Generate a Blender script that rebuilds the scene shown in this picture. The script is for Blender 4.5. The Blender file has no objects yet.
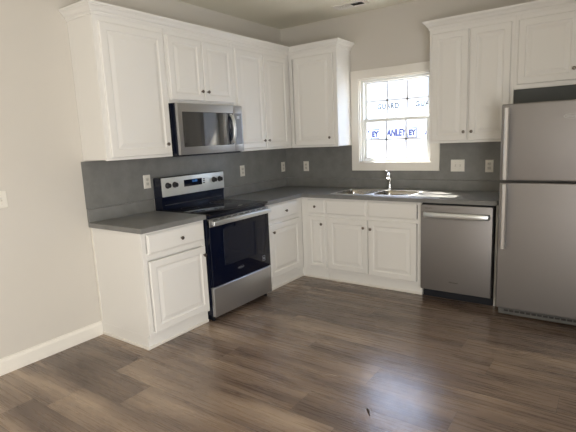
import bpy, bmesh, math, random
from mathutils import Vector, Matrix
random.seed(7)
SC = bpy.context.scene
COL = SC.collection
PI = math.pi

# ------------------------------------------------------------------ camera, sky, sun, added area lights, exposure
cam_d = bpy.data.cameras.new('camera'); cam = bpy.data.objects.new('camera', cam_d); COL.objects.link(cam)
cam_d.sensor_width = 36.0; cam_d.sensor_fit = 'HORIZONTAL'; cam_d.lens = 455.6493 / 576.0 * 36.0
cam_d.clip_start = 0.05
_fw = Vector((-0.57440641, 0.80158946, -0.16586623)); _r = Vector((0.81632631, 0.57594202, -0.04361356))
_up = _r.cross(_fw)
cam.matrix_world = Matrix(((_r.x, _up.x, -_fw.x, 3.2803), (_r.y, _up.y, -_fw.y, -4.5889), (_r.z, _up.z, -_fw.z, 1.4818), (0, 0, 0, 1)))
SC.camera = cam

SC.view_settings.view_transform = 'Standard'; SC.view_settings.look = 'None'
SC.view_settings.exposure = 0.06; SC.view_settings.gamma = 1.0; SC.view_settings.use_curve_mapping = False

world = bpy.data.worlds.new('sky'); SC.world = world; world.use_nodes = True
_nt = world.node_tree; _bg = _nt.nodes['Background']
_sky = _nt.nodes.new('ShaderNodeTexSky'); _sky.sky_type = 'NISHITA'; _sky.sun_disc = False
_sky.sun_elevation = math.radians(52); _sky.sun_rotation = math.radians(-58); _sky.air_density = 1.0; _sky.dust_density = 1.5
_nt.links.new(_sky.outputs[0], _bg.inputs[0]); _bg.inputs[1].default_value = 2.2

def lamp(name, kind, loc, direction, energy, color, **kw):
    d = bpy.data.lights.new(name, kind); d.energy = energy; d.color = color
    for k, v in kw.items(): setattr(d, k, v)
    o = bpy.data.objects.new(name, d); COL.objects.link(o); o.location = loc
    o.rotation_euler = Vector(direction).to_track_quat('-Z', 'Y').to_euler()
    return o
lamp('sun', 'SUN', (0, 0, 6), (0.62, -0.57, -1.0), 28.0, (1.0, 0.95, 0.84), angle=0.009)
# area lights added at the unseen right wall to stand for daylight; no windows there
for _y, _e in ((-4.4, 38.0), (-5.5, 108.0)):
    lamp('area_light_right', 'AREA', (4.36, _y, 1.1), (-1, 0, 0), _e, (1.0, 0.985, 0.965), shape='RECTANGLE', size=1.1, size_y=1.8)

# ------------------------------------------------------------------ materials
def srgb(r, g, b):
    f = lambda c: (c / 255.0 / 12.92) if c / 255.0 <= 0.04045 else ((c / 255.0 + 0.055) / 1.055) ** 2.4
    return (f(r), f(g), f(b), 1.0)

def mat(name, col, rough=0.5, metal=0.0, spec=0.5, coat=0.0, bump=0.0, bscale=60.0, vary=0.0, vscale=4.0, stretch=(1, 1, 1), rvary=0.0):
    m = bpy.data.materials.new(name); m.use_nodes = True
    nt = m.node_tree; b = nt.nodes['Principled BSDF']
    b.inputs['Base Color'].default_value = col; b.inputs['Roughness'].default_value = rough
    b.inputs['Metallic'].default_value = metal; b.inputs['Specular IOR Level'].default_value = spec
    b.inputs['Coat Weight'].default_value = coat; b.inputs['Coat Roughness'].default_value = 0.05
    tc = nt.nodes.new('ShaderNodeTexCoord'); mp = nt.nodes.new('ShaderNodeMapping'); mp.inputs['Scale'].default_value = stretch
    nt.links.new(tc.outputs['Object'], mp.inputs['Vector'])
    if bump:
        n = nt.nodes.new('ShaderNodeTexNoise'); n.inputs['Scale'].default_value = bscale; n.inputs['Detail'].default_value = 3
        nt.links.new(mp.outputs[0], n.inputs['Vector'])
        bp = nt.nodes.new('ShaderNodeBump'); bp.inputs['Strength'].default_value = bump; bp.inputs['Distance'].default_value = 0.002
        nt.links.new(n.outputs['Fac'], bp.inputs['Height']); nt.links.new(bp.outputs[0], b.inputs['Normal'])
    if vary:
        n2 = nt.nodes.new('ShaderNodeTexNoise'); n2.inputs['Scale'].default_value = vscale; n2.inputs['Detail'].default_value = 6; n2.inputs['Roughness'].default_value = 0.65
        nt.links.new(mp.outputs[0], n2.inputs['Vector'])
        r = nt.nodes.new('ShaderNodeValToRGB')
        r.color_ramp.elements[0].position = 0.3; r.color_ramp.elements[1].position = 0.7
        r.color_ramp.elements[0].color = tuple(c * (1 - vary) for c in col[:3]) + (1,)
        r.color_ramp.elements[1].color = tuple(min(1, c * (1 + vary)) for c in col[:3]) + (1,)
        nt.links.new(n2.outputs['Fac'], r.inputs[0]); nt.links.new(r.outputs[0], b.inputs['Base Color'])
    if rvary:
        n3 = nt.nodes.new('ShaderNodeTexNoise'); n3.inputs['Scale'].default_value = bscale
        nt.links.new(mp.outputs[0], n3.inputs['Vector'])
        mr = nt.nodes.new('ShaderNodeMapRange'); mr.inputs['To Min'].default_value = rough - rvary; mr.inputs['To Max'].default_value = rough + rvary
        nt.links.new(n3.outputs['Fac'], mr.inputs[0]); nt.links.new(mr.outputs[0], b.inputs['Roughness'])
    return m

M_WALL = mat('wall_paint', srgb(206, 201, 192), 0.75, bump=0.08, bscale=220)
M_CEIL = mat('ceiling_paint', srgb(232, 228, 212), 0.85, bump=0.08, bscale=200)
M_TRIM = mat('trim_paint', srgb(232, 228, 219), 0.42)
M_CAB = mat('white_cabinet_paint', srgb(233, 231, 226), 0.38, bump=0.02, bscale=120)
M_LAM = mat('grey_laminate', srgb(122, 122, 119), 0.34, vary=0.14, vscale=7, bump=0.02, bscale=150)
M_TOP = mat('grey_laminate_top', srgb(124, 124, 122), 0.32, vary=0.14, vscale=7, bump=0.02, bscale=150)
M_SS = mat('stainless_steel', srgb(186, 186, 186), 0.34, metal=0.85, bump=0.02, bscale=14, stretch=(60, 1, 1), rvary=0.04)
M_SSV = mat('taupe_steel', srgb(150, 147, 146), 0.48, metal=0.75, bump=0.015, bscale=14, stretch=(1, 1, 60), rvary=0.04)
M_BRIGHT = mat('bright_steel', srgb(218, 221, 222), 0.30, metal=0.8)
M_FHAND = mat('satin_handle_steel', srgb(206, 204, 202), 0.40, metal=0.7)
M_CHROME = mat('chrome', srgb(226, 226, 226), 0.10, metal=1.0)
M_SINK = mat('sink_steel', srgb(222, 221, 218), 0.34, metal=1.0, bump=0.01, bscale=80)
M_BOWL = mat('bowl_steel', srgb(190, 187, 180), 0.18, metal=1.0, bump=0.01, bscale=80)
M_BLACK = mat('black_enamel', srgb(12, 18, 36), 0.22, spec=0.3)
M_GLASSB = mat('black_glass', srgb(8, 14, 33), 0.05, spec=0.22)
M_COOK = mat('cooktop_glass', srgb(8, 11, 20), 0.06, spec=0.5)
M_PANEL = mat('control_panel_steel', srgb(226, 229, 226), 0.42, metal=0.55)
M_MWIN = mat('microwave_window_glass', srgb(20, 22, 24), 0.05, spec=0.5, coat=0.5)
M_MWIN.node_tree.nodes['Principled BSDF'].inputs['IOR'].default_value = 1.7
M_WINB = mat('oven_window_glass', srgb(12, 18, 36), 0.05, spec=0.22)
M_PLASB = mat('black_plastic', srgb(17, 19, 25), 0.45)
M_KICK = mat('dark_kick_plate', srgb(14, 18, 28), 0.5)
M_GREY = mat('dark_grey_plastic', srgb(58, 57, 55), 0.5)
M_FSIDE = mat('fridge_side_grey', srgb(112, 110, 107), 0.45)
M_KNOB = mat('dark_nickel', srgb(128, 120, 112), 0.28, metal=1.0)
M_PLATE = mat('outlet_plastic', srgb(226, 222, 212), 0.35)
M_SOCK = mat('outlet_face', srgb(205, 201, 191), 0.4)
M_SLOT = mat('slot_dark', srgb(40, 38, 36), 0.6)
M_VINYL = mat('white_vinyl', srgb(236, 238, 236), 0.35)
M_GRID = mat('grid_bar', srgb(226, 227, 229), 0.4)
M_WRAP = mat('house_wrap', srgb(232, 238, 246), 0.7, bump=0.15, bscale=3)
M_INKG = mat('grey_ink', srgb(20, 20, 22), 0.7)
M_INKB = mat('blue_ink', srgb(32, 37, 92), 0.7)
M_GROUND = mat('bare_soil', srgb(150, 128, 104), 0.9, vary=0.2, vscale=3)
M_MARK = mat('silver_print', srgb(190, 190, 192), 0.4)
M_MARKS = mat('dim_silver_print', srgb(140, 142, 146), 0.5)
M_MARKD = mat('dark_print', srgb(52, 48, 45), 0.5)
M_SCRAP = mat('dark_scrap', srgb(46, 40, 38), 0.7)

def emit(name, col, s):
    m = mat(name, col, 0.4); b = m.node_tree.nodes['Principled BSDF']
    b.inputs['Emission Color'].default_value = col; b.inputs['Emission Strength'].default_value = s
    return m
M_DISP = emit('blue_display', srgb(60, 120, 190), 0.6)

def glass_mat():
    m = bpy.data.materials.new('window_glass'); m.use_nodes = True
    nt = m.node_tree; nt.nodes.clear()
    o = nt.nodes.new('ShaderNodeOutputMaterial'); mx = nt.nodes.new('ShaderNodeMixShader')
    t = nt.nodes.new('ShaderNodeBsdfTransparent'); g = nt.nodes.new('ShaderNodeBsdfGlossy'); g.inputs['Roughness'].default_value = 0.0
    mx.inputs[0].default_value = 0.05
    nt.links.new(t.outputs[0], mx.inputs[1]); nt.links.new(g.outputs[0], mx.inputs[2])
    nt.links.new(mx.outputs[0], o.inputs[0])
    return m
M_GLASS = glass_mat()

def floor_mat():
    m = bpy.data.materials.new('vinyl_plank_floor'); m.use_nodes = True
    nt = m.node_tree; b = nt.nodes['Principled BSDF']; N = nt.nodes; K = nt.links
    def math_(op, a, bb=None):
        n = N.new('ShaderNodeMath'); n.operation = op
        for i, v in enumerate((a, bb)):
            if v is None: continue
            if isinstance(v, (int, float)): n.inputs[i].default_value = v
            else: K.new(v, n.inputs[i])
        return n.outputs[0]
    tc = N.new('ShaderNodeTexCoord'); sp = N.new('ShaderNodeSeparateXYZ'); K.new(tc.outputs['Object'], sp.inputs[0])
    W, L = 0.235, 1.55
    yy = math_('DIVIDE', math_('ADD', sp.outputs[1], 2.03 + 40 * W), W)
    row = math_('FLOOR', yy); fy = math_('FRACT', yy)
    def is_(v, k):
        n = N.new('ShaderNodeMath'); n.operation = 'COMPARE'; K.new(v, n.inputs[0]); n.inputs[1].default_value = k; n.inputs[2].default_value = 0.25
        return n.outputs[0]
    seams = {5: 2.3, 4: .9, 3: 1.694, 2: .95, 1: 2.72, 0: 1.567, -1: 2.14, -2: 2.68, -3: 1.9, -4: .64, -5: 1.01, -6: 2.2, -7: .5}   # where each row of planks has a butt joint
    off = None
    for k, v in seams.items():
        q = math_('MULTIPLY', is_(row, k + 40), v); off = q if off is None else math_('ADD', off, q)
    xx = math_('DIVIDE', math_('SUBTRACT', sp.outputs[0], off), L)
    colm = math_('FLOOR', xx); fx = math_('FRACT', xx)
    cid = N.new('ShaderNodeCombineXYZ'); K.new(row, cid.inputs[0]); K.new(colm, cid.inputs[1])
    wn2 = N.new('ShaderNodeTexWhiteNoise'); wn2.noise_dimensions = '3D'; K.new(cid.outputs[0], wn2.inputs['Vector'])
    gv = N.new('ShaderNodeCombineXYZ')
    K.new(math_('ADD', math_('MULTIPLY', sp.outputs[0], 1.0), math_('MULTIPLY', wn2.outputs['Value'], 37.0)), gv.inputs[0])
    K.new(math_('MULTIPLY', sp.outputs[1], 7.0), gv.inputs[1]); K.new(math_('MULTIPLY', wn2.outputs['Value'], 11.0), gv.inputs[2])
    n1 = N.new('ShaderNodeTexNoise'); n1.inputs['Scale'].default_value = 1.1; n1.inputs['Detail'].default_value = 3; K.new(gv.outputs[0], n1.inputs['Vector'])
    gv2 = N.new('ShaderNodeVectorMath'); gv2.operation = 'MULTIPLY'; gv2.inputs[1].default_value = (1.8, 5.0, 1.0); K.new(gv.outputs[0], gv2.inputs[0])
    n2 = N.new('ShaderNodeTexNoise'); n2.inputs['Scale'].default_value = 1.6; n2.inputs['Detail'].default_value = 5; n2.inputs['Roughness'].default_value = 0.7; K.new(gv2.outputs[0], n2.inputs['Vector'])
    tone = math_('MULTIPLY', wn2.outputs['Value'], 0.12)
    for (kr, kc), v in {(-4, -1): -.20, (-5, -1): -.17, (-6, -1): .06, (-7, -1): -.03, (-7, 0): -.03, (0, -1): .10, (0, 0): -.02, (-1, -1): .10, (1, -1): .05, (1, 0): .04,
                        (3, -1): -.08, (3, 0): -.06, (4, 0): -.10, (4, 1): -.10, (5, -1): -.10, (5, 0): -.10, (2, 0): -.02, (2, 1): -.02, (-3, -1): .04}.items():   # darker and lighter planks; rows by the back cabinets also have shade painted in
        tone = math_('ADD', tone, math_('MULTIPLY', math_('MULTIPLY', is_(row, kr + 40), is_(colm, kc)), v))
    base = math_('ADD', math_('ADD', math_('ADD', tone, 0.07), math_('MULTIPLY', n1.outputs['Fac'], 1.05)), math_('MULTIPLY', n2.outputs['Fac'], 0.28))
    rp = N.new('ShaderNodeValToRGB'); K.new(math_('SUBTRACT', base, 0.33), rp.inputs[0])
    e = rp.color_ramp.elements
    e[0].position = 0.10; e[0].color = srgb(78, 63, 54); e[1].position = 0.90; e[1].color = srgb(188, 167, 144)
    k = e.new(0.36); k.color = srgb(110, 93, 81); k = e.new(0.62); k.color = srgb(150, 130, 112)
    # joints
    ey = math_('MINIMUM', fy, math_('SUBTRACT', 1.0, fy)); ex = math_('MINIMUM', fx, math_('SUBTRACT', 1.0, fx))
    jy = math_('LESS_THAN', ey, 0.0015 / W); jx = math_('LESS_THAN', ex, 0.0012 / L)
    j = math_('MAXIMUM', jy, jx)
    mix = N.new('ShaderNodeMix'); mix.data_type = 'RGBA'; mix.inputs['B'].default_value = srgb(52, 44, 40)
    K.new(math_('MULTIPLY', j, 0.55), mix.inputs['Factor']); K.new(rp.outputs[0], mix.inputs['A'])
    K.new(mix.outputs['Result'], b.inputs['Base Color'])
    mr = N.new('ShaderNodeMapRange'); K.new(n2.outputs['Fac'], mr.inputs[0]); mr.inputs['To Min'].default_value = 0.20; mr.inputs['To Max'].default_value = 0.36
    K.new(mr.outputs[0], b.inputs['Roughness']); b.inputs['Specular IOR Level'].default_value = 0.5; b.inputs['Coat Weight'].default_value = 0.25; b.inputs['Coat Roughness'].default_value = 0.20
    gv3 = N.new('ShaderNodeVectorMath'); gv3.operation = 'MULTIPLY'; gv3.inputs[1].default_value = (3.0, 110.0, 1.0); K.new(tc.outputs['Object'], gv3.inputs[0])
    n3 = N.new('ShaderNodeTexNoise'); n3.inputs['Scale'].default_value = 1.0; n3.inputs['Detail'].default_value = 2; K.new(gv3.outputs[0], n3.inputs['Vector'])
    bh = math_('SUBTRACT', math_('ADD', math_('MULTIPLY', n2.outputs['Fac'], 0.45), math_('MULTIPLY', n3.outputs['Fac'], 0.85)), j)
    bp = N.new('ShaderNodeBump'); bp.inputs['Strength'].default_value = 0.42; bp.inputs['Distance'].default_value = 0.0018
    K.new(bh, bp.inputs['Height']); K.new(bp.outputs[0], b.inputs['Normal']); K.new(bp.outputs[0], b.inputs['Coat Normal'])
    return m
M_FLOOR = floor_mat()

# ------------------------------------------------------------------ mesh helpers.  u = along a wall, d = out from it, z = up
SIDES = {'L': lambda v: Vector((v[0 + 1], v[0], v[2])), 'B': lambda v: Vector((v[0], -v[1], v[2])), 'W': lambda v: Vector(v)}
WLOC = {}

def new(): return bmesh.new()

def box(bm, u0, u1, d0, d1, z0, z1, bev=0.0, seg=2):
    vs = [bm.verts.new((u, d, z)) for u in (u0, u1) for d in (d0, d1) for z in (z0, z1)]
    fs = [bm.faces.new([vs[i] for i in q]) for q in ((0, 1, 3, 2), (4, 6, 7, 5), (0, 4, 5, 1), (2, 3, 7, 6), (0, 2, 6, 4), (1, 5, 7, 3))]
    if bev > 0:
        bmesh.ops.recalc_face_normals(bm, faces=fs)
        es = list({e for f in fs for e in f.edges})
        bmesh.ops.bevel(bm, geom=es, offset=bev, segments=seg, affect='EDGES', profile=0.5)
    return bm

def rings(bm, loops, close_start=True, close_end=True):
    """loops: lists of equal length, joined by quads"""
    vl = [[bm.verts.new(p) for p in lp] for lp in loops]
    n = len(vl[0])
    for a, b in zip(vl[:-1], vl[1:]):
        for i in range(n):
            bm.faces.new((a[i], a[(i + 1) % n], b[(i + 1) % n], b[i]))
    if close_start: bm.faces.new(vl[0][::-1])
    if close_end: bm.faces.new(vl[-1])
    return vl

def panel(bm, u0, u1, z0, z1, d0, prof):
    """a board on plane d0 whose face follows prof = [(inset, height), ...]"""
    loops = [[(u0, d0, z0), (u1, d0, z0), (u1, d0, z1), (u0, d0, z1)]]
    for i, h in prof:
        loops.append([(u0 + i, d0 + h, z0 + i), (u1 - i, d0 + h, z0 + i), (u1 - i, d0 + h, z1 - i), (u0 + i, d0 + h, z1 - i)])
    rings(bm, loops); return bm
def door_prof(w, h):
    k = min(1.0, min(w, h) / 0.30)
    k = max(k, 0.55)
    return [(0, .014), (.005, .019), (.052 * k, .019), (.057 * k, .0135), (.066 * k, .0115), (.072 * k, .0125), (.094 * k, .0175), (.097 * k, .0185)]
DRAW_PROF = [(0, .011), (.004, .0145), (.010, .016), (.013, .019)]

def lathe(bm, prof, c, axis='d', n=20):
    """prof = [(radius, along)]; axis d, z or u"""
    loops = []
    for r, a in prof:
        lp = []
        for k in range(n):
            t = 2 * PI * k / n; x, y = r * math.cos(t), r * math.sin(t)
            p = {'d': (x, a, y), 'z': (x, y, a), 'u': (a, x, y)}[axis]
            lp.append((c[0] + p[0], c[1] + p[1], c[2] + p[2]))
        loops.append(lp)
    rings(bm, loops); return bm

def tube(bm, pts, rad, n=12, flat=1.0):
    """a swept round bar; rad is a number or a list; flat squeezes it along the second normal"""
    pts = [Vector(p) for p in pts]
    rr = rad if isinstance(rad, (list, tuple)) else [rad] * len(pts)
    loops = []; nrm = None
    for i, p in enumerate(pts):
        t = ((pts[i + 1] if i + 1 < len(pts) else p) - (pts[i - 1] if i else p)).normalized()
        if nrm is None:
            a = Vector((0, 0, 1)) if abs(t.z) < 0.9 else Vector((1, 0, 0))
            nrm = (a - t * a.dot(t)).normalized()
        else: nrm = (nrm - t * nrm.dot(t)).normalized()
        bn = t.cross(nrm)
        loops.append([tuple(p + nrm * (math.cos(2 * PI * k / n) * rr[i]) + bn * (math.sin(2 * PI * k / n) * rr[i] * flat)) for k in range(n)])
    rings(bm, loops); return bm

def cells(bm, xs, ys, keep, z0, z1):
    """solid slab from grid cells, with openings where keep(x, y) is false"""
    P = {}
    def v(i, j, z):
        if (i, j, z) not in P: P[(i, j, z)] = bm.verts.new((xs[i], ys[j], z))
        return P[(i, j, z)]
    nx, ny = len(xs) - 1, len(ys) - 1
    K = lambda i, j: 0 <= i < nx and 0 <= j < ny and keep((xs[i] + xs[i + 1]) / 2, (ys[j] + ys[j + 1]) / 2)
    for i in range(nx):
        for j in range(ny):
            if not K(i, j): continue
            bm.faces.new((v(i, j, z1), v(i + 1, j, z1), v(i + 1, j + 1, z1), v(i, j + 1, z1)))
            bm.faces.new((v(i, j, z0), v(i, j + 1, z0), v(i + 1, j + 1, z0), v(i + 1, j, z0)))
            for di, dj, a, b in ((-1, 0, (i, j), (i, j + 1)), (1, 0, (i + 1, j), (i + 1, j + 1)), (0, -1, (i, j), (i + 1, j)), (0, 1, (i, j + 1), (i + 1, j + 1))):
                if not K(i + di, j + dj):
                    bm.faces.new((v(*a, z0), v(*b, z0), v(*b, z1), v(*a, z1)))
    return bm

def rrect(u0, u1, d0, d1, r, n=5):
    out = []
    for cu, cd, a0 in ((u1 - r, d1 - r, 0), (u0 + r, d1 - r, 90), (u0 + r, d0 + r, 180), (u1 - r, d0 + r, 270)):
        for k in range(n + 1):
            t = math.radians(a0 + 90 * k / n); out.append((cu + r * math.cos(t), cd + r * math.sin(t)))
    return out

def obj(name, bm, material, parent=None, side='W', smooth=False, origin=None):
    f = SIDES[side]
    for v in bm.verts: v.co = f(v.co)
    bmesh.ops.recalc_face_normals(bm, faces=bm.faces[:])
    cs = [v.co for v in bm.verts]
    lo = Vector([min(c[i] for c in cs) for i in range(3)]); hi = Vector([max(c[i] for c in cs) for i in range(3)])
    c = Vector(origin) if origin is not None else (lo + hi) / 2
    for v in bm.verts: v.co -= c
    me = bpy.data.meshes.new(name); bm.to_mesh(me); bm.free(); me.materials.append(material)
    if smooth:
        for p in me.polygons: p.use_smooth = True
        me.set_sharp_from_angle(angle=math.radians(38))
    o = bpy.data.objects.new(name, me); COL.objects.link(o)
    if parent is not None:
        o.parent = parent; o.location = c - WLOC[parent]
    else: o.location = c
    WLOC[o] = c
    return o

def tag(o, label, cat, group=None):
    o['label'] = label; o['category'] = cat
    if group: o['group'] = group
    return o

def thing(name, label, cat, loc, group=None):
    o = bpy.data.objects.new(name, None); COL.objects.link(o); o.location = loc; o.empty_display_size = 0.05
    WLOC[o] = Vector(loc); return tag(o, label, cat, group)

def struct(name, bm, m, parent=None, side='W', smooth=False):
    o = obj(name, bm, m, parent, side, smooth, origin=(0, 0, 0) if parent is None else None)
    if parent is None: o['kind'] = 'structure'
    return o

def dup(root, loc, label, group=None):
    r = root.copy(); COL.objects.link(r); r.location = loc; r['label'] = label
    if group: r['group'] = group
    for ch in list(root.children):
        c = ch.copy(); COL.objects.link(c); c.parent = r
        for g in list(ch.children):
            d = g.copy(); COL.objects.link(d); d.parent = c
    return r

def text(name, body, size, m, parent, loc, rot, sx=1.0, bold=0.0, shear=0.0, depth=0.0004, gap=1.0):
    cu = bpy.data.curves.new(name, 'FONT'); cu.body = body; cu.size = size; cu.align_x = 'CENTER'; cu.align_y = 'CENTER'
    cu.extrude = depth; cu.offset = bold; cu.shear = shear; cu.space_character = gap
    t = bpy.data.objects.new(name, cu); COL.objects.link(t)
    bpy.context.view_layer.update()
    me = bpy.data.meshes.new_from_object(t.evaluated_get(bpy.context.evaluated_depsgraph_get()))
    bpy.data.objects.remove(t); bpy.data.curves.remove(cu)
    me.transform(Matrix.Diagonal((sx, 1, 1, 1))); me.materials.clear(); me.materials.append(m); me.name = name
    o = bpy.data.objects.new(name, me); COL.objects.link(o); o.parent = parent
    o.location = Vector(loc) - WLOC[parent]; o.rotation_euler = rot
    WLOC[o] = Vector(loc)
    return o
FACE_B = (PI / 2, 0, 0)                # lettering that faces the room from the back wall
FACE_L = (PI / 2, 0, PI / 2)           # lettering that faces the room from the left wall

# ------------------------------------------------------------------ room shell
XR, YR, H = 4.38, -6.9, 2.7545
WX0, WX1, WZ0, WZ1 = 1.0, 1.79, 1.195, 2.08         # window opening
struct('floor', box(new(), -0.2, XR + 0.2, YR - 0.2, 0.2, -0.12, 0.0), M_FLOOR)
struct('ceiling', box(new(), -0.2, XR + 0.2, YR - 0.2, 0.2, H, H + 0.12), M_CEIL)
struct('wall_left', box(new(), -0.15, 0.0, YR - 0.15, 0.15, 0, H), M_WALL)
def swap_xz(bm, y0=0.0):                # slab built in (x, z) turned upright
    for v in bm.verts: v.co = Vector((v.co.x, v.co.z + y0, v.co.y))
    return bm
struct('wall_back', swap_xz(cells(new(), [0, WX0, WX1, XR], [0, WZ0, WZ1, H], lambda x, z: not (WX0 < x < WX1 and WZ0 < z < WZ1), 0.0, 0.15)), M_WALL)
struct('wall_rear', box(new(), -0.15, XR + 0.15, YR - 0.15, YR, 0, H), M_WALL)
struct('wall_right', box(new(), XR, XR + 0.15, YR, 0.15, 0, H), M_WALL)
def prof_run(bm, prof, u0, u1):
    rings(bm, [[(u0, d, z) for d, z in prof], [(u1, d, z) for d, z in prof]]); return bm
BB = [(0, 0), (.014, 0), (.014, .085), (.010, .098), (.006, .104), (.006, .110), (0, .112)]
struct('baseboard_left', prof_run(new(), BB, YR, -2.651), M_TRIM, side='L')

# ------------------------------------------------------------------ window
w = new()
CW = 0.088
for a in ((WX0 - CW, WX0 + .002, WZ0 - CW + .002, WZ1 + CW), (WX1 - .002, WX1 + CW, WZ0 - CW + .002, WZ1 + CW)):
    box(w, a[0], a[1], 0.0, 0.018, a[2], a[3], .003)
box(w, WX0 - CW, WX1 + CW, 0.0, 0.0185, WZ1 - .002, WZ1 + CW, .003); box(w, WX0 - CW, WX1 + CW, 0.0, 0.0185, WZ0 - CW, WZ0 + .002, .003)
win = struct('window_1', w, M_TRIM, side='B')
WLOC[win] = Vector((0, 0, 0))
j = new()
for a in ((WX0, WX0 + .012, WZ0, WZ1), (WX1 - .012, WX1, WZ0, WZ1), (WX0, WX1, WZ0, WZ0 + .012), (WX0, WX1, WZ1 - .012, WZ1)):
    box(j, a[0], a[1], -0.11, 0.0, a[2], a[3])
struct('jamb', j, M_TRIM, win, 'B')
def frame_boxes(bm, x0, x1, z0, z1, t, d0, d1, bev=.003, tb=None, tt=None):
    tb = tb or t; tt = tt or t
    box(bm, x0, x0 + t, d0, d1, z0, z1, bev); box(bm, x1 - t, x1, d0, d1, z0, z1, bev)
    box(bm, x0 + t * .9, x1 - t * .9, d0, d1, z0, z0 + tb, bev); box(bm, x0 + t * .9, x1 - t * .9, d0, d1, z1 - tt, z1, bev); return bm
struct('vinyl_frame', frame_boxes(new(), WX0 + .012, WX1 - .012, WZ0 + .012, WZ1 - .012, .024, -0.115, -0.035), M_VINYL, win, 'B')
for nm, z0, z1, d in (('upper_sash', 1.622, WZ1 - .014, -0.095), ('lower_sash', WZ0 + .014, 1.660, -0.062)):
    x0, x1, t = WX0 + .03, WX1 - .03, .036
    s = struct(nm, frame_boxes(new(), x0, x1, z0, z1, t, d - .014, d + .014, .004, .038, .036), M_VINYL, win, 'B')
    g = new(); gx0, gx1, gz0, gz1 = x0 + t, x1 - t, z0 + .038, z1 - .036
    for k in (1, 2):
        x = gx0 + (gx1 - gx0) * k / 3; box(g, x - .0105, x + .0105, d - .006, d - .001, gz0 - .002, gz1 + .002)
    zc = (gz0 + gz1) / 2; box(g, gx0 - .002, gx1 + .002, d - .006, d - .001, zc - .0095, zc + .0095)
    struct('grid_bars', g, M_GRID, s, 'B')
    gl = new(); box(gl, gx0 - .004, gx1 + .004, d + .002, d + .005, gz0 - .004, gz1 + .004)
    struct('pane', gl, M_GLASS, s, 'B')
lk = new(); box(lk, 1.37, 1.42, -.046, -.028, 1.655, 1.672, .004)
struct('sash_lock', lk, M_VINYL, win, 'B')

# ------------------------------------------------------------------ outside
gnd = new(); box(gnd, -14, 16, 0.2, 30, -0.9, -0.5); struct('ground', gnd, M_GROUND)
nb = thing('neighbouring_house', 'neighbouring house covered in printed white house wrap, seen through the window', 'house', (0, 3.15, -0.5))
wb = new(); box(wb, -5.5, 7.0, 3.0, 6.0, -0.5, 2.72); obj('wrapped_wall', wb, M_WRAP, nb)
rf = new(); rings(rf, [[(-5.8, 2.8, 2.69), (-5.8, 6.2, 2.69), (-5.8, 4.5, 3.15)], [(7.3, 2.8, 2.69), (7.3, 6.2, 2.69), (7.3, 4.5, 3.15)]]); obj('roof', rf, M_GREY, nb)
for k in range(-3, 4):
    text('grey_lettering', 'GUARD', .125, M_INKG, nb, (.065 + .678 * k, 2.997, 1.965), FACE_B, .84, .0050, gap=1.15)
    bx = .675 * k
    text('blue_lettering', 'ANLEY', .16, M_INKB, nb, (.205 + bx, 2.997, 1.51), FACE_B, .70, .009, .15)
    text('blue_lettering', 'EY', .13, M_INKB, nb, (.49 + bx, 2.997, 1.50), FACE_B, .8, .010)
    fb = new()
    for a in ((.405, .575, 1.575, 1.590), (.560, .575, 1.42, 1.59), (.405, .42, 1.42, 1.50), (.405, .575, 1.42, 1.435)):
        box(fb, a[0] + bx, a[1] + bx, 2.996, 3.0, a[2], a[3])
    obj('logo_frame', fb, M_INKB, nb)

# ------------------------------------------------------------------ cabinets
KNOB = None
def knob(parent, side, u, d, z):
    global KNOB
    p = SIDES[side]((u, d, z))
    if KNOB is None:
        bm = lathe(new(), [(.0055, -.001), (.0050, .010), (.0075, .014), (.0130, .018), (.0140, .022), (.0120, .026), (.006, .0285), (.0005, .029)], (0, 0, 0), 'd', 18)
        for v in bm.verts: v.co = Vector((v.co.x, -v.co.y, v.co.z))
        o = obj('knob', bm, M_KNOB, None, 'W', True, origin=(0, 0, 0)); KNOB = o
    else:
        o = KNOB.copy(); COL.objects.link(o)
    o.parent = parent; o.location = p - WLOC[parent]; o.rotation_euler = (0, 0, PI / 2 if side == 'L' else 0)
    return o

def front(parent, kind, side, u0, u1, z0, z1, dep, kn=None):
    bm = panel(new(), u0, u1, z0, z1, dep, door_prof(u1 - u0, z1 - z0) if kind == 'door' else DRAW_PROF)
    o = obj(kind, bm, M_CAB, parent, side)
    if kn: knob(o, side, kn[0], dep + .0185, kn[1])
    return o

def face_frame(bm, u0, u1, z0, z1, d0, d1, sw, rails, stiles=()):
    box(bm, u0, u0 + sw, d0, d1, z0, z1, .0015, 1); box(bm, u1 - sw, u1, d0, d1, z0, z1, .0015, 1)
    for a, b in rails: box(bm, u0 + sw, u1 - sw, d0, d1 - .0006, a, b, .001, 1)
    for a, b, c, e in stiles: box(bm, a, b, d0, d1 - .0009, c, e, .001, 1)
    return bm

UD, UZ0, UZ1 = .308, 1.384, 2.425
def upper(label, side, u0, u1, doors, z0=UZ0, stiles=(), body_u=None, group='white wall cabinets'):
    c = SIDES[side](((u0 + u1) / 2, UD / 2, z0))
    t = thing('wall_cabinet', label, 'cabinet', c, group)
    b0, b1 = body_u or (u0, u1)
    obj('body', box(new(), b0, b1, .002, UD - .019, z0 + .006, UZ1, .001, 1), M_CAB, t, side)
    obj('face_frame', face_frame(new(), u0, u1, z0, UZ1, UD - .019, UD, .04, ((z0, z0 + .04), (UZ1 - .09, UZ1)), stiles), M_CAB, t, side)
    for d in doors: front(t, 'door', side, d[0], d[1], d[2], d[3], UD + .0005, d[4])
    return t
G = None
u1_ = upper('white single-door wall cabinet at the left end, beside the microwave', 'L', -2.645, -2.036, [(-2.607, -2.052, 1.405, 2.347, (-2.100, 1.486))])
upper('short white two-door wall cabinet directly above the microwave', 'L', -2.032, -1.236, [(-2.012, -1.640, 1.842, 2.347, (-1.672, 1.922)), (-1.630, -1.250, 1.842, 2.347, (-1.600, 1.922))], z0=1.815, stiles=((-1.655, -1.615, 1.82, 2.40),))
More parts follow.
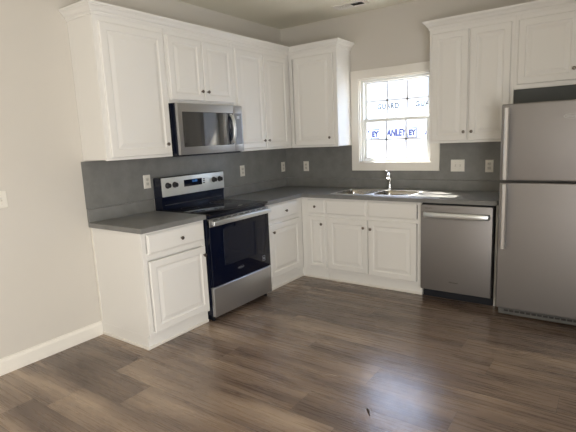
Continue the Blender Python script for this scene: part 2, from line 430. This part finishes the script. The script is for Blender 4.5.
upper('tall white two-door wall cabinet between the microwave and the corner', 'L', -1.232, -.311, [(-1.200, -.788, 1.408, 2.343, (-.832, 1.480)), (-.776, -.366, 1.408, 2.343, (-.758, 1.480))], stiles=((-.80, -.76, 1.40, 2.42),))
upper('white single-door corner wall cabinet left of the window', 'B', .311, .908, [(.380, .868, 1.405, 2.338, (.822, 1.482))], body_u=(.004, .908))
upper('white two-door wall cabinet right of the window, beside the fridge', 'B', 1.870, 2.572, [(1.896, 2.208, 1.405, 2.348, (2.185, 1.480)), (2.222, 2.545, 1.405, 2.348, (2.252, 1.480))], stiles=((2.195, 2.235, 1.40, 2.42),))
upper('short white two-door wall cabinet above the fridge', 'B', 2.5725, 3.478, [(2.598, 3.020, 1.842, 2.348, (2.996, 1.925)), (3.032, 3.450, 1.842, 2.348, (3.056, 1.925))], z0=1.805, stiles=((3.006, 3.046, 1.82, 2.42),))

CROWN = [(0.0005, 2.388), (.008, 2.388), (.009, 2.396), (.013, 2.402), (.013, 2.408), (.019, 2.412), (.026, 2.419), (.031, 2.428), (.037, 2.436), (.044, 2.440), (.046, 2.446), (.052, 2.448), (.054, 2.462), (0.0005, 2.462)]
def crown(label, path):
    """path of world (x, y) points with the room on the left-hand normal side given per segment"""
    pts = [Vector(p) for p in path]; nr = []
    for a, b in zip(pts[:-1], pts[1:]):
        t = (b - a).normalized(); nr.append(Vector((t.y, -t.x)))
    loops = []
    for i, p in enumerate(pts):
        n = nr[0] if i == 0 else (nr[-1] if i == len(pts) - 1 else nr[i - 1] + nr[i])
        loops.append([(p.x + n.x * o, p.y + n.y * o, z) for o, z in CROWN])
    bm = new(); rings(bm, loops)
    return tag(obj('crown_molding', bm, M_CAB, origin=(pts[1].x, pts[1].y, 2.388)), label, 'molding', 'cabinet crown moldings')
crown('white crown molding along the left and corner wall cabinets', [(0.003, -2.645), (UD, -2.645), (UD, -UD), (.908, -UD), (.908, -.003)])
crown('white crown molding on the wall cabinets right of the window', [(1.870, -.003), (1.870, -UD), (3.478, -UD), (3.478, -.003)])

BD, TOE, BZ = .61, .582, .875
def base(label, side, u0, u1, fronts, rails=((.105, .135), (.672, .722), (.845, BZ)), stiles=(), body=None, frame=None, toe=None, end=False, low_body=None, corner=False):
    t = thing('base_cabinet', label, 'cabinet', SIDES[side](((u0 + u1) / 2, BD / 2, 0.0)), 'white base cabinets')
    b0, b1 = body or (u0, u1); f0, f1 = frame or (u0, u1); t0, t1 = toe or (u0, u1)
    bm = new()
    if low_body:                                   # leaves room for the sink bowls
        cz = low_body
        box(bm, b0, b1, .002, BD - .019, .10, cz); box(bm, b0, b0 + .016, .002, BD - .019, cz, BZ); box(bm, b1 - .016, b1, .002, BD - .019, cz, BZ)
    else: box(bm, b0, b1, .002, BD - .019, .10, BZ, .001, 1)
    obj('body', bm, M_CAB, t, side)
    obj('face_frame', face_frame(new(), f0, f1, .10, BZ, BD - .019, BD, .036, rails, stiles), M_CAB, t, side)
    tk = new(); box(tk, t0, t1, .01, TOE, 0, .10)
    if corner: box(tk, t1, t1 + .012, .560, .6115, 0, .10)
    obj('toe_kick', tk, M_CAB, t, side)
    sh = new(); box(sh, t0 + (.0 if not end else -.008), t1, TOE, TOE + .010, 0, .022, .004); obj('shoe_molding', sh, M_TRIM, t, side)
    if end:
        e = new(); box(e, u0 - .010, u0, .016, TOE + .010, 0, .022, .004); obj('shoe_molding', e, M_TRIM, t, side)
        e = new(); box(e, u0 - .006, u0, .002, .024, .112, BZ, .002); obj('scribe_strip', e, M_TRIM, t, side)
    for f in fronts: front(t, f[0], side, f[1], f[2], f[3], f[4], BD + .0005, f[5] if len(f) > 5 else None)
    return t
base('white base cabinet left of the stove, one drawer over one door', 'L', -2.649, -2.040, [('drawer', -2.606, -2.054, .712, .858, (-2.300, .778)), ('door', -2.606, -2.054, .124, .660, (-2.082, .592))], end=True)
base('white corner base cabinet right of the stove, one drawer over one door', 'L', -1.250, -.612, [('drawer', -1.200, -.702, .712, .858, (-.930, .780)), ('door', -1.200, -.680, .140, .672, (-1.150, .595))],
     body=(-1.250, -.004), frame=(-1.250, -.611), toe=(-1.250, -.583), corner=True, stiles=((-.69, -.64, .10, BZ),))
base('narrow white base cabinet with a small drawer left of the sink doors', 'B', .612, .910, [('drawer', .698, .902, .712, .857, (.795, .785)), ('door', .698, .904, .140, .682, (.868, .604))], stiles=((.64, .69, .10, BZ),), toe=(.6125, .910), frame=(.6115, .910))
base('wide white sink base cabinet with two doors under the window', 'B', .912, 1.906, [('false_drawer', .922, 1.366, .712, .858), ('false_drawer', 1.388, 1.864, .712, .858), ('door', .934, 1.376, .136, .676, (1.342, .600)), ('door', 1.386, 1.864, .128, .680, (1.418, .594))],
     stiles=((1.36, 1.40, .10, BZ),), low_body=.66)
ep = new(); box(ep, 2.520, 2.536, .01, .580, 0, BZ, .001, 1)
tag(obj('end_panel', ep, M_CAB, side='B', origin=(2.528, -.3, 0)), 'narrow white end panel between the dishwasher and the fridge', 'panel')

# ------------------------------------------------------------------ counters and backsplash
def bevel_sharp(bm, off, z):
    es = [e for e in bm.edges if len(e.link_faces) == 2 and e.calc_face_angle(0) > 1.0 and all(v.co.z > z for v in e.verts)]
    bmesh.ops.bevel(bm, geom=es, offset=off, segments=2, affect='EDGES', profile=0.5)
CT0, CT1, CD = .8765, .914, .645
t = thing('countertop', 'short grey laminate countertop at the left, ending at the stove', 'countertop', (.32, -2.35, CT0), 'grey laminate countertops')
obj('slab', box(new(), -2.667, -2.038, .001, CD, CT0, CT1, .004), M_TOP, t, 'L')
obj('splash_strip', box(new(), -2.667, -2.038, .001, .020, CT1, 1.016, .0025), M_LAM, t, 'L')
t = thing('countertop', 'long L-shaped grey laminate countertop around the corner with the sink', 'countertop', (.9, -.5, CT0), 'grey laminate countertops')
SX0, SX1, SY0, SY1 = .965, 1.775, -.565, -.105
bm = cells(new(), [.001, CD, SX0, SX1, 2.538], [-1.250, -CD, SY0, SY1, -.001], lambda x, y: (x < CD or y > -CD) and not (SX0 < x < SX1 and SY0 < y < SY1), CT0, CT1)
bmesh.ops.recalc_face_normals(bm, faces=bm.faces[:]); bevel_sharp(bm, .004, .9)
obj('slab', bm, M_TOP, t)
obj('splash_strip', box(new(), -1.250, -.001, .001, .020, CT1, 1.016, .0025), M_LAM, t, 'L')
obj('splash_strip', box(new(), .020, 2.538, .001, .020, CT1, 1.016, .0025), M_LAM, t, 'B')
bm = box(new(), .0005, .005, -2.667, -.006, 1.0165, 1.382)
tag(obj('backsplash', bm, M_LAM), 'grey laminate backsplash on the left wall behind the stove', 'backsplash', 'grey wall backsplashes')
bm = cells(new(), [.0005, .911, 1.879, 2.56], [1.0165, 1.106, 1.382], lambda x, z: not (.911 < x < 1.879 and z > 1.106), .0005, .005)
for v in bm.verts: v.co = Vector((v.co.x, -v.co.z, v.co.y))
tag(obj('backsplash', bm, M_LAM), 'grey laminate backsplash on the back wall below the window', 'backsplash', 'grey wall backsplashes')

fl = new(); box(fl, 2.5735, 3.474, .285, .300, 1.672, 1.804, .001, 1)  # plain dark sheet across the gap above the fridge
tag(obj('dark_panel', fl, mat('panel_dark_grey', srgb(74, 77, 76), 0.6), side='B'), 'dark grey panel between the fridge top and the cabinet above it', 'panel')

# ------------------------------------------------------------------ sink and faucet
t = thing('kitchen_sink', 'double-bowl stainless steel sink set into the countertop under the window', 'sink', (1.37, -.345, CT1))
bm = new(); O = rrect(.942, 1.800, -.592, -.076, .03)
bowls = [rrect(.985, 1.350, -.548, -.185, .06), rrect(1.388, 1.757, -.548, -.185, .06)]
es = []
for lp, z in ((O, .9145), ):
    lo = [bm.verts.new((x, y, CT1 + .0005)) for x, y in lp]
    hi = [bm.verts.new((x + (.004 if x < 1.37 else -.004), y + (.004 if y < -.34 else -.004), CT1 + .005)) for x, y in lp]
    for i in range(len(lp)):
        k = (i + 1) % len(lp); bm.faces.new((lo[i], lo[k], hi[k], hi[i])); es.append(bm.edges.get((hi[i], hi[k])))
for lp in bowls:
    vs = [bm.verts.new((x, y, CT1 + .005)) for x, y in lp]
    es += [bm.edges.new((vs[i], vs[(i + 1) % len(vs)])) for i in range(len(vs))]
bmesh.ops.triangle_fill(bm, edges=es, use_beauty=True, use_dissolve=False)
obj('deck', bm, M_SINK, t, smooth=True)
for (x0, x1, y0, y1) in ((.985, 1.350, -.548, -.185), (1.388, 1.757, -.548, -.185)):
    bm = new(); loops = []
    for ins, z, r in ((0, CT1 + .005, .06), (.003, CT1 + .001, .058), (.008, CT1 - .03, .055), (.014, CT1 - .15, .05), (.026, CT1 - .172, .045), (.05, CT1 - .18, .04)):
        loops.append([(x, y, z) for x, y in rrect(x0 + ins, x1 - ins, y0 + ins, y1 - ins, r)])
    rings(bm, loops, close_start=False)
    b = obj('bowl', bm, M_BOWL, t, smooth=True)
    cx, cy = (x0 + x1) / 2, (y0 + y1) / 2 + .03
    obj('drain', lathe(new(), [(.042, CT1 - .181), (.042, CT1 - .177), (.034, CT1 - .176), (.03, CT1 - .179), (.004, CT1 - .1785)], (cx, cy, 0), 'z', 24), M_CHROME, b, smooth=True)
t = thing('faucet', 'chrome single-lever faucet standing behind the double sink', 'faucet', (1.398, -.118, CT1 + .005))
fz = CT1 + .005
obj('base_plate', lathe(new(), [(.030, fz), (.030, fz + .006), (.024, fz + .011), (.020, fz + .012)], (1.398, -.118, 0), 'z', 24), M_CHROME, t, smooth=True)
obj('body', lathe(new(), [(.0205, fz + .010), (.0185, fz + .02), (.0175, fz + .10), (.0215, fz + .115), (.0225, fz + .150), (.018, fz + .166), (.004, fz + .171)], (1.398, -.118, 0), 'z', 24), M_CHROME, t, smooth=True)
FA = lambda q: [(1.398 + a, -.118 + b, fz + c) for a, b, c in q]
obj('spout', tube(new(), FA([(.002, -.003, .128), (.016, -.04, .152), (.028, -.085, .166), (.040, -.125, .167), (.048, -.152, .156), (.052, -.164, .134)]), [.016, .018, .0185, .0185, .019, .018], 16), M_CHROME, t, smooth=True)
obj('lever', tube(new(), FA([(-.002, .002, .165), (-.020, .012, .178), (-.046, .026, .190), (-.068, .036, .195)]), [.008, .007, .006, .0055], 12, .7), M_CHROME, t, smooth=True)

# ------------------------------------------------------------------ stove
RY0, RY1 = -2.034, -1.256
t = thing('stove', 'black and stainless electric stove with a glass cooktop under the microwave', 'stove', (.34, (RY0 + RY1) / 2, 0))
obj('body', box(new(), RY0 + .002, RY1 - .002, .012, .632, .055, .905, .003), M_BLACK, t, 'L')
bm = new(); box(bm, RY0 + .03, RY1 - .03, .06, .585, 0, .055); obj('kick_plate', bm, M_KICK, t, 'L')
for a in (RY0 + .035, RY1 - .035):
    obj('foot', lathe(new(), [(.018, 0), (.02, .006), (.012, .012), (.012, .056)], (a, .605, 0), 'z', 14), M_PLASB, t, 'L')
ck = obj('cooktop', box(new(), RY0, RY1, .11, .668, .900, .921, .005), M_COOK, t, 'L', True)
for u, d, r in ((-1.84, .50, .110), (-1.84, .50, .068), (-1.45, .50, .080), (-1.84, .25, .080), (-1.45, .25, .105), (-1.45, .25, .065)):
    bm = new(); loops = []
    for q, zz in ((r - .0012, .9208), (r - .0012, .9214), (r + .0012, .9214), (r + .0012, .9208)):
        loops.append([(u + q * math.cos(2 * PI * k / 48), d + q * math.sin(2 * PI * k / 48), zz) for k in range(48)])
    rings(bm, loops, False, False); obj('burner_ring', bm, M_GREY, ck, 'L')
# backguard
bg = new()
pr = [(.018, .905), (.112, .905), (.112, .99), (.118, 1.03), (.116, 1.195), (.108, 1.199), (.030, 1.199), (.018, 1.19)]
prof_run(bg, pr, RY0 + .002, RY1 - .002)
bgo = obj('backguard', bg, M_BLACK, t, 'L')
cp = obj('control_panel', box(new(), RY0 + .006, RY1 - .004, .112, .130, 1.033, 1.197, .004), M_PANEL, bgo, 'L', True)
ds = obj('display', box(new(), -1.782, -1.560, .128, .1325, 1.100, 1.160, .001, 1), M_GLASSB, bgo, 'L')
text('clock_digits', '12:00', .030, M_DISP, bgo, (.1331, -1.655, 1.142), FACE_L, 1.0)
bm = new()
for z in (1.148, 1.131, 1.113): box(bm, -1.548, -1.522, .129, .132, z - .005, z + .005, .001, 1)
obj('button', bm, M_PLASB, bgo, 'L')
for u in (-1.972, -1.892, -1.405, -1.326):
    kb = lathe(new(), [(.026, .130), (.026, .138), (.021, .142), (.019, .162), (.016, .165), (.001, .166)], (u, 0, 1.130), 'd', 22)
    box(kb, u - .004, u + .004, .160, .172, 1.112, 1.148, .002, 1)
    obj('knob', kb, M_PLASB, bgo, 'L', True)
bm = new(); box(bm, RY0 + .03, RY1 - .03, .1115, .1135, .955, .961); obj('trim_line', bm, M_GREY, bgo, 'L')
# oven door
od = obj('oven_door', box(new(), RY0 + .004, RY1 - .004, .634, .668, .305, .872, .004), M_GLASSB, t, 'L', True)
obj('door_band', box(new(), RY0 + .004, RY1 - .004, .640, .6715, .808, .873, .003), M_SS, od, 'L', True)
for k in range(9):
    u = RY0 + .07 + k * .08; obj('vent_slot', box(new(), u - .026, u + .026, .6705, .6722, .860, .867, .0008, 1), M_PLASB, od, 'L')
hb = new(); box(hb, RY0 + .012, RY1 - .012, .694, .716, .818, .858, .008, 3)
hd = obj('handle', hb, M_BRIGHT, od, 'L', True)
for a in (RY0 + .03, RY1 - .06):
    bm = new(); box(bm, a, a + .03, .668, .700, .822, .854, .003); obj('handle_bracket', bm, M_SS, hd, 'L')
obj('window', box(new(), -1.880, -1.445, .666, .6690, .455, .770, .001, 1), M_WINB, od, 'L')
text('lettering', 'Whirlpool', .017, M_MARKS, od, (.6690, -1.685, .395), FACE_L, 1.0)
bm = new(); loops = []
for q in (.0285, .030):
    loops.append([(-1.685 + q * 1.35 * math.cos(2 * PI * k / 32), .6688, .396 + q * .42 * math.sin(2 * PI * k / 32)) for k in range(32)])
rings(bm, loops, False, False); obj('emblem', bm, M_MARKS, od, 'L')
bm = new(); frame_boxes(bm, -1.382, -1.342, .372, .420, .004, .668, .6692, 0); box(bm, -1.372, -1.352, .668, .6692, .385, .405); obj('sticker', bm, M_MARKS, od, 'L')
dr = obj('storage_drawer', box(new(), RY0 + .004, RY1 - .004, .632, .668, .045, .298, .004), M_SS, t, 'L', True)
bm = new(); box(bm, RY0 + .006, RY1 - .006, .655, .671, .290, .2985, .002, 1); obj('lip', bm, M_BRIGHT, dr, 'L')

# ------------------------------------------------------------------ microwave
MY0, MY1 = -2.030, -1.238
t = thing('microwave', 'stainless over-the-range microwave hanging above the stove', 'microwave', (.2, (MY0 + MY1) / 2, 1.385))
obj('body', box(new(), MY0, MY1, .003, .368, 1.388, 1.812, .003), M_BLACK, t, 'L')
bm = new(); box(bm, MY0 + .01, MY1 - .01, .03, .36, 1.378, 1.389, .002, 1); obj('vent_base', bm, M_PLASB, t, 'L')
dw = obj('door', box(new(), MY0, -1.360, .370, .402, 1.392, 1.810, .004), M_SS, t, 'L', True)
obj('window', box(new(), -1.985, -1.448, .3995, .4035, 1.455, 1.742, .002), M_MWIN, dw, 'L')
hp = [(-1.405, .402, 1.478), (-1.405, .425, 1.492), (-1.405, .440, 1.53), (-1.405, .447, 1.60), (-1.405, .440, 1.67), (-1.405, .425, 1.71), (-1.405, .402, 1.724)]
obj('handle', tube(new(), hp, [.013, .013, .013, .013, .013, .013, .013], 14, 1.25), M_BRIGHT, dw, 'L', True)
obj('handle_recess', box(new(), -1.446, -1.372, .400, .4035, 1.458, 1.740, .001, 1), M_GLASSB, dw, 'L')
fp = obj('control_panel', box(new(), -1.357, MY1, .370, .401, 1.392, 1.810, .004), M_SS, t, 'L', True)
obj('key_pad', box(new(), -1.350, -1.256, .3995, .4030, 1.455, 1.740, .001, 1), mat('smoked_key_pad', srgb(96, 95, 92), 0.2), fp, 'L')
bm = new(); box(bm, -1.320, -1.285, .4025, .4036, 1.690, 1.715); obj('label_print', bm, M_MARK, fp, 'L')

# ------------------------------------------------------------------ dishwasher
t = thing('dishwasher', 'stainless dishwasher under the counter between the sink cabinet and the fridge', 'dishwasher', (2.213, -.33, 0))
obj('body', box(new(), 1.914, 2.514, .03, .615, .09, .868, .002, 1), M_PLASB, t, 'B')
dd = obj('door', box(new(), 1.914, 2.510, .618, .655, .088, .862, .005), M_SSV, t, 'B', True)
kp = new(); box(kp, 1.916, 2.512, .05, .575, .0, .088); obj('kick_plate', kp, M_KICK, t, 'B')
hp = [(1.945, .656, .777), (1.955, .680, .777), (1.985, .694, .777), (2.10, .700, .777), (2.21, .702, .777), (2.32, .700, .777), (2.44, .694, .777), (2.475, .680, .777), (2.485, .656, .777)]
hb = new(); tube(hb, hp, .025, 14, .36)
obj('handle', hb, M_BRIGHT, dd, 'B', True)
text('lettering', 'Whirlpool', .018, M_MARKD, dd, (2.205, -.6556, .180), FACE_B)
text('small_print', 'ENERGY SENSOR', .008, M_MARKD, dd, (1.985, -.6556, .832), FACE_B)

# ------------------------------------------------------------------ refrigerator
FX0, FX1 = 2.578, 3.330
t = thing('refrigerator', 'stainless top-freezer refrigerator at the right end of the counter', 'refrigerator', ((FX0 + FX1) / 2, -.4, 0))
obj('body', box(new(), FX0 + .004, FX1 - .004, .03, .715, .03, 1.660, .006), M_FSIDE, t, 'B')
for nm, z0, z1 in (('freezer_door', 1.098, 1.668), ('fridge_door', .078, 1.084)):
    d = obj(nm, box(new(), FX0, FX1, .728, .800, z0, z1, .010, 4), M_SSV, t, 'B', True)
    g = new(); box(g, FX0 + .012, FX1 - .012, .714, .730, z0 + .012, z1 - .012); obj('gasket', g, M_GREY, d, 'B')
    a, b = (1.110, 1.640) if nm == 'freezer_door' else (.575, 1.076)
    hb = new(); x = FX0 + .046
    pr = [(-.0165, .842), (-.0165, .852), (-.010, .860), (.010, .860), (.0165, .852), (.0165, .842)]
    rings(hb, [[(x + u, dd_, z) for u, dd_ in pr] for z in (a, b)])
    h = obj('handle', hb, M_FHAND, d, 'B', True)
    for z in ((a + .004, a + .045), (b - .045, b - .004)):
        bm = new(); box(bm, x - .012, x + .012, .798, .845, z[0], z[1], .003); obj('handle_bracket', bm, M_SS, h, 'B')
    if nm == 'freezer_door':
        text('lettering', 'Whirlpool', .024, M_MARK, d, (3.045, -.8006, 1.556), FACE_B)
        bm = new(); loops = []
        for q in (.040, .043): loops.append([(3.045 + q * 1.5 * math.cos(2 * PI * k / 32), .8004, 1.557 + q * .42 * math.sin(2 * PI * k / 32)) for k in range(32)])
        rings(bm, loops, False, False); obj('emblem', bm, M_MARK, d, 'B')
gr = new(); box(gr, FX0 + .012, FX1 - .012, .70, .745, .012, .070, .004)
gro = obj('toe_grille', gr, mat('grille_grey', srgb(98, 97, 94), 0.5), t, 'B')
sl = new()
for k in range(16):
    x = FX0 + .07 + k * .04; box(sl, x - .016, x + .016, .7445, .7468, .036, .052, .001, 1)
obj('grille_slots', sl, M_SLOT, gro, 'B')
for a in (FX0 + .03, FX1 - .03):
    obj('foot', lathe(new(), [(.02, 0), (.02, .01), (.012, .014), (.012, .035)], (a, .69, 0), 'z', 14), M_PLASB, t, 'B')
bm = new(); box(bm, FX1 - .09, FX1 - .02, .68, .79, 1.660, 1.676, .004); obj('hinge_cover', bm, M_GREY, t, 'B')

# ------------------------------------------------------------------ outlets, switches, vent
def plate(name, side, u, z, w, d0, label, cat, group):
    p = SIDES[side]((u, d0, z))
    t = thing(name, label, cat, p, group)
    obj('cover_plate', panel(new(), u - w / 2, u + w / 2, z - .058, z + .058, d0, [(0, .003), (.004, .006)]), M_PLATE, t, side)
    return t
def outlet(side, u, z, label, d0=.005):
    t = plate('wall_outlet', side, u, z, .072, d0, label, 'outlet', 'white wall outlets')
    for dz in (-.0195, .0195):
        bm = new(); box(bm, u - .0165, u + .0165, d0 + .004, d0 + .0078, z + dz - .014, z + dz + .014, .003); so = obj('socket', bm, M_SOCK, t, side)
        s = new()
        for du in (-.0065, .0065): box(s, u + du - .0012, u + du + .0012, d0 + .0075, d0 + .0081, z + dz - .003, z + dz + .006)
        box(s, u - .002, u + .002, d0 + .0075, d0 + .0081, z + dz - .010, z + dz - .006); obj('slots', s, M_SLOT, so, side)
    obj('screw', lathe(new(), [(.003, d0 + .005), (.003, d0 + .0068), (.0005, d0 + .007)], (u, 0, z), 'd', 10), M_SOCK, t, side)
    return t
o1 = outlet('L', -2.087, 1.174, 'white outlet on the grey backsplash just left of the stove')
dup(o1, (.005, -.831, 1.166), 'white outlet on the grey backsplash just right of the stove')
dup(o1, (.005, -.075, 1.154), 'white outlet on the left wall closest to the corner')
o2 = outlet('B', .296, 1.156, 'white outlet on the back wall closest to the corner')
dup(o2, (2.340, -.005, 1.153), 'white outlet on the backsplash beside the fridge')
def toggles(t, side, us, d0, z):
    for u in us:
        s = new(); box(s, u - .005, u + .005, d0 + .005, d0 + .0075, z - .012, z + .012); sl_ = obj('toggle_slot', s, M_SOCK, t, side)
        g = new(); box(g, u - .0035, u + .0035, d0 + .006, d0 + .017, z + .000, z + .009, .0015, 1); obj('toggle', g, M_PLATE, sl_, side)
        obj('screw', lathe(new(), [(.003, d0 + .005), (.003, d0 + .0068), (.0005, d0 + .007)], (u, 0, z + .030), 'd', 10), M_SOCK, t, side)
        obj('screw', lathe(new(), [(.003, d0 + .005), (.003, d0 + .0068), (.0005, d0 + .007)], (u, 0, z - .030), 'd', 10), M_SOCK, t, side)
s1 = plate('light_switch', 'B', 2.052, 1.158, .130, .005, 'wide white double light switch on the backsplash right of the window', 'switch', 'white light switches')
toggles(s1, 'B', (2.030, 2.075), .005, 1.158)
s2 = plate('light_switch', 'L', -3.252, 1.172, .074, .0, 'white light switch on the bare left wall at the photo edge', 'switch', 'white light switches')
toggles(s2, 'L', (-3.252,), .0, 1.172)

t = thing('ceiling_vent', 'white ceiling air vent above the window, right louvers coloured as shaded', 'vent', (1.09, -.325, H))
bm = cells(new(), [.925, .953, 1.092, 1.104, 1.227, 1.255], [-.405, -.372, -.285, -.245], lambda x, y: not ((.953 < x < 1.092 or 1.104 < x < 1.227) and -.372 < y < -.285), H - .008, H - .0005)
obj('frame', bm, M_TRIM, t)
bm = new(); box(bm, .95, 1.23, -.375, -.282, H - .0015, H - .0006); obj('duct_opening', bm, M_SLOT, t)
for x0, x1, s in ((.954, 1.091, -1), (1.105, 1.226, 1)):
    for k in range(6):
        y = -.365 + k * .0146; bm = new()
        if s < 0: q = [(y - .0075, H - .0078), (y + .0085, H - .0060), (y + .0085, H - .0050), (y - .0075, H - .0068)]
        else: q = [(y - .0015, H - .0075), (y + .0005, H - .0075), (y + .006, H - .0022), (y + .004, H - .0022)]
        rings(bm, [[(x0, a, b) for a, b in q], [(x1, a, b) for a, b in q]]); obj('louver', bm, M_TRIM if s < 0 else M_GREY, t)  # open right-hand louvers get a dark colour for the shade between them

# ------------------------------------------------------------------ tiny scrap on the floor
bm = new(); tube(bm, [(2.262, -2.500, .004), (2.272, -2.512, .006), (2.279, -2.520, .005), (2.290, -2.535, .004), (2.298, -2.548, .0035)], [.003, .005, .0045, .003, .002], 8)
tag(obj('floor_scrap', bm, M_SCRAP, smooth=True), 'tiny dark scrap lying on the wood plank floor', 'scrap')
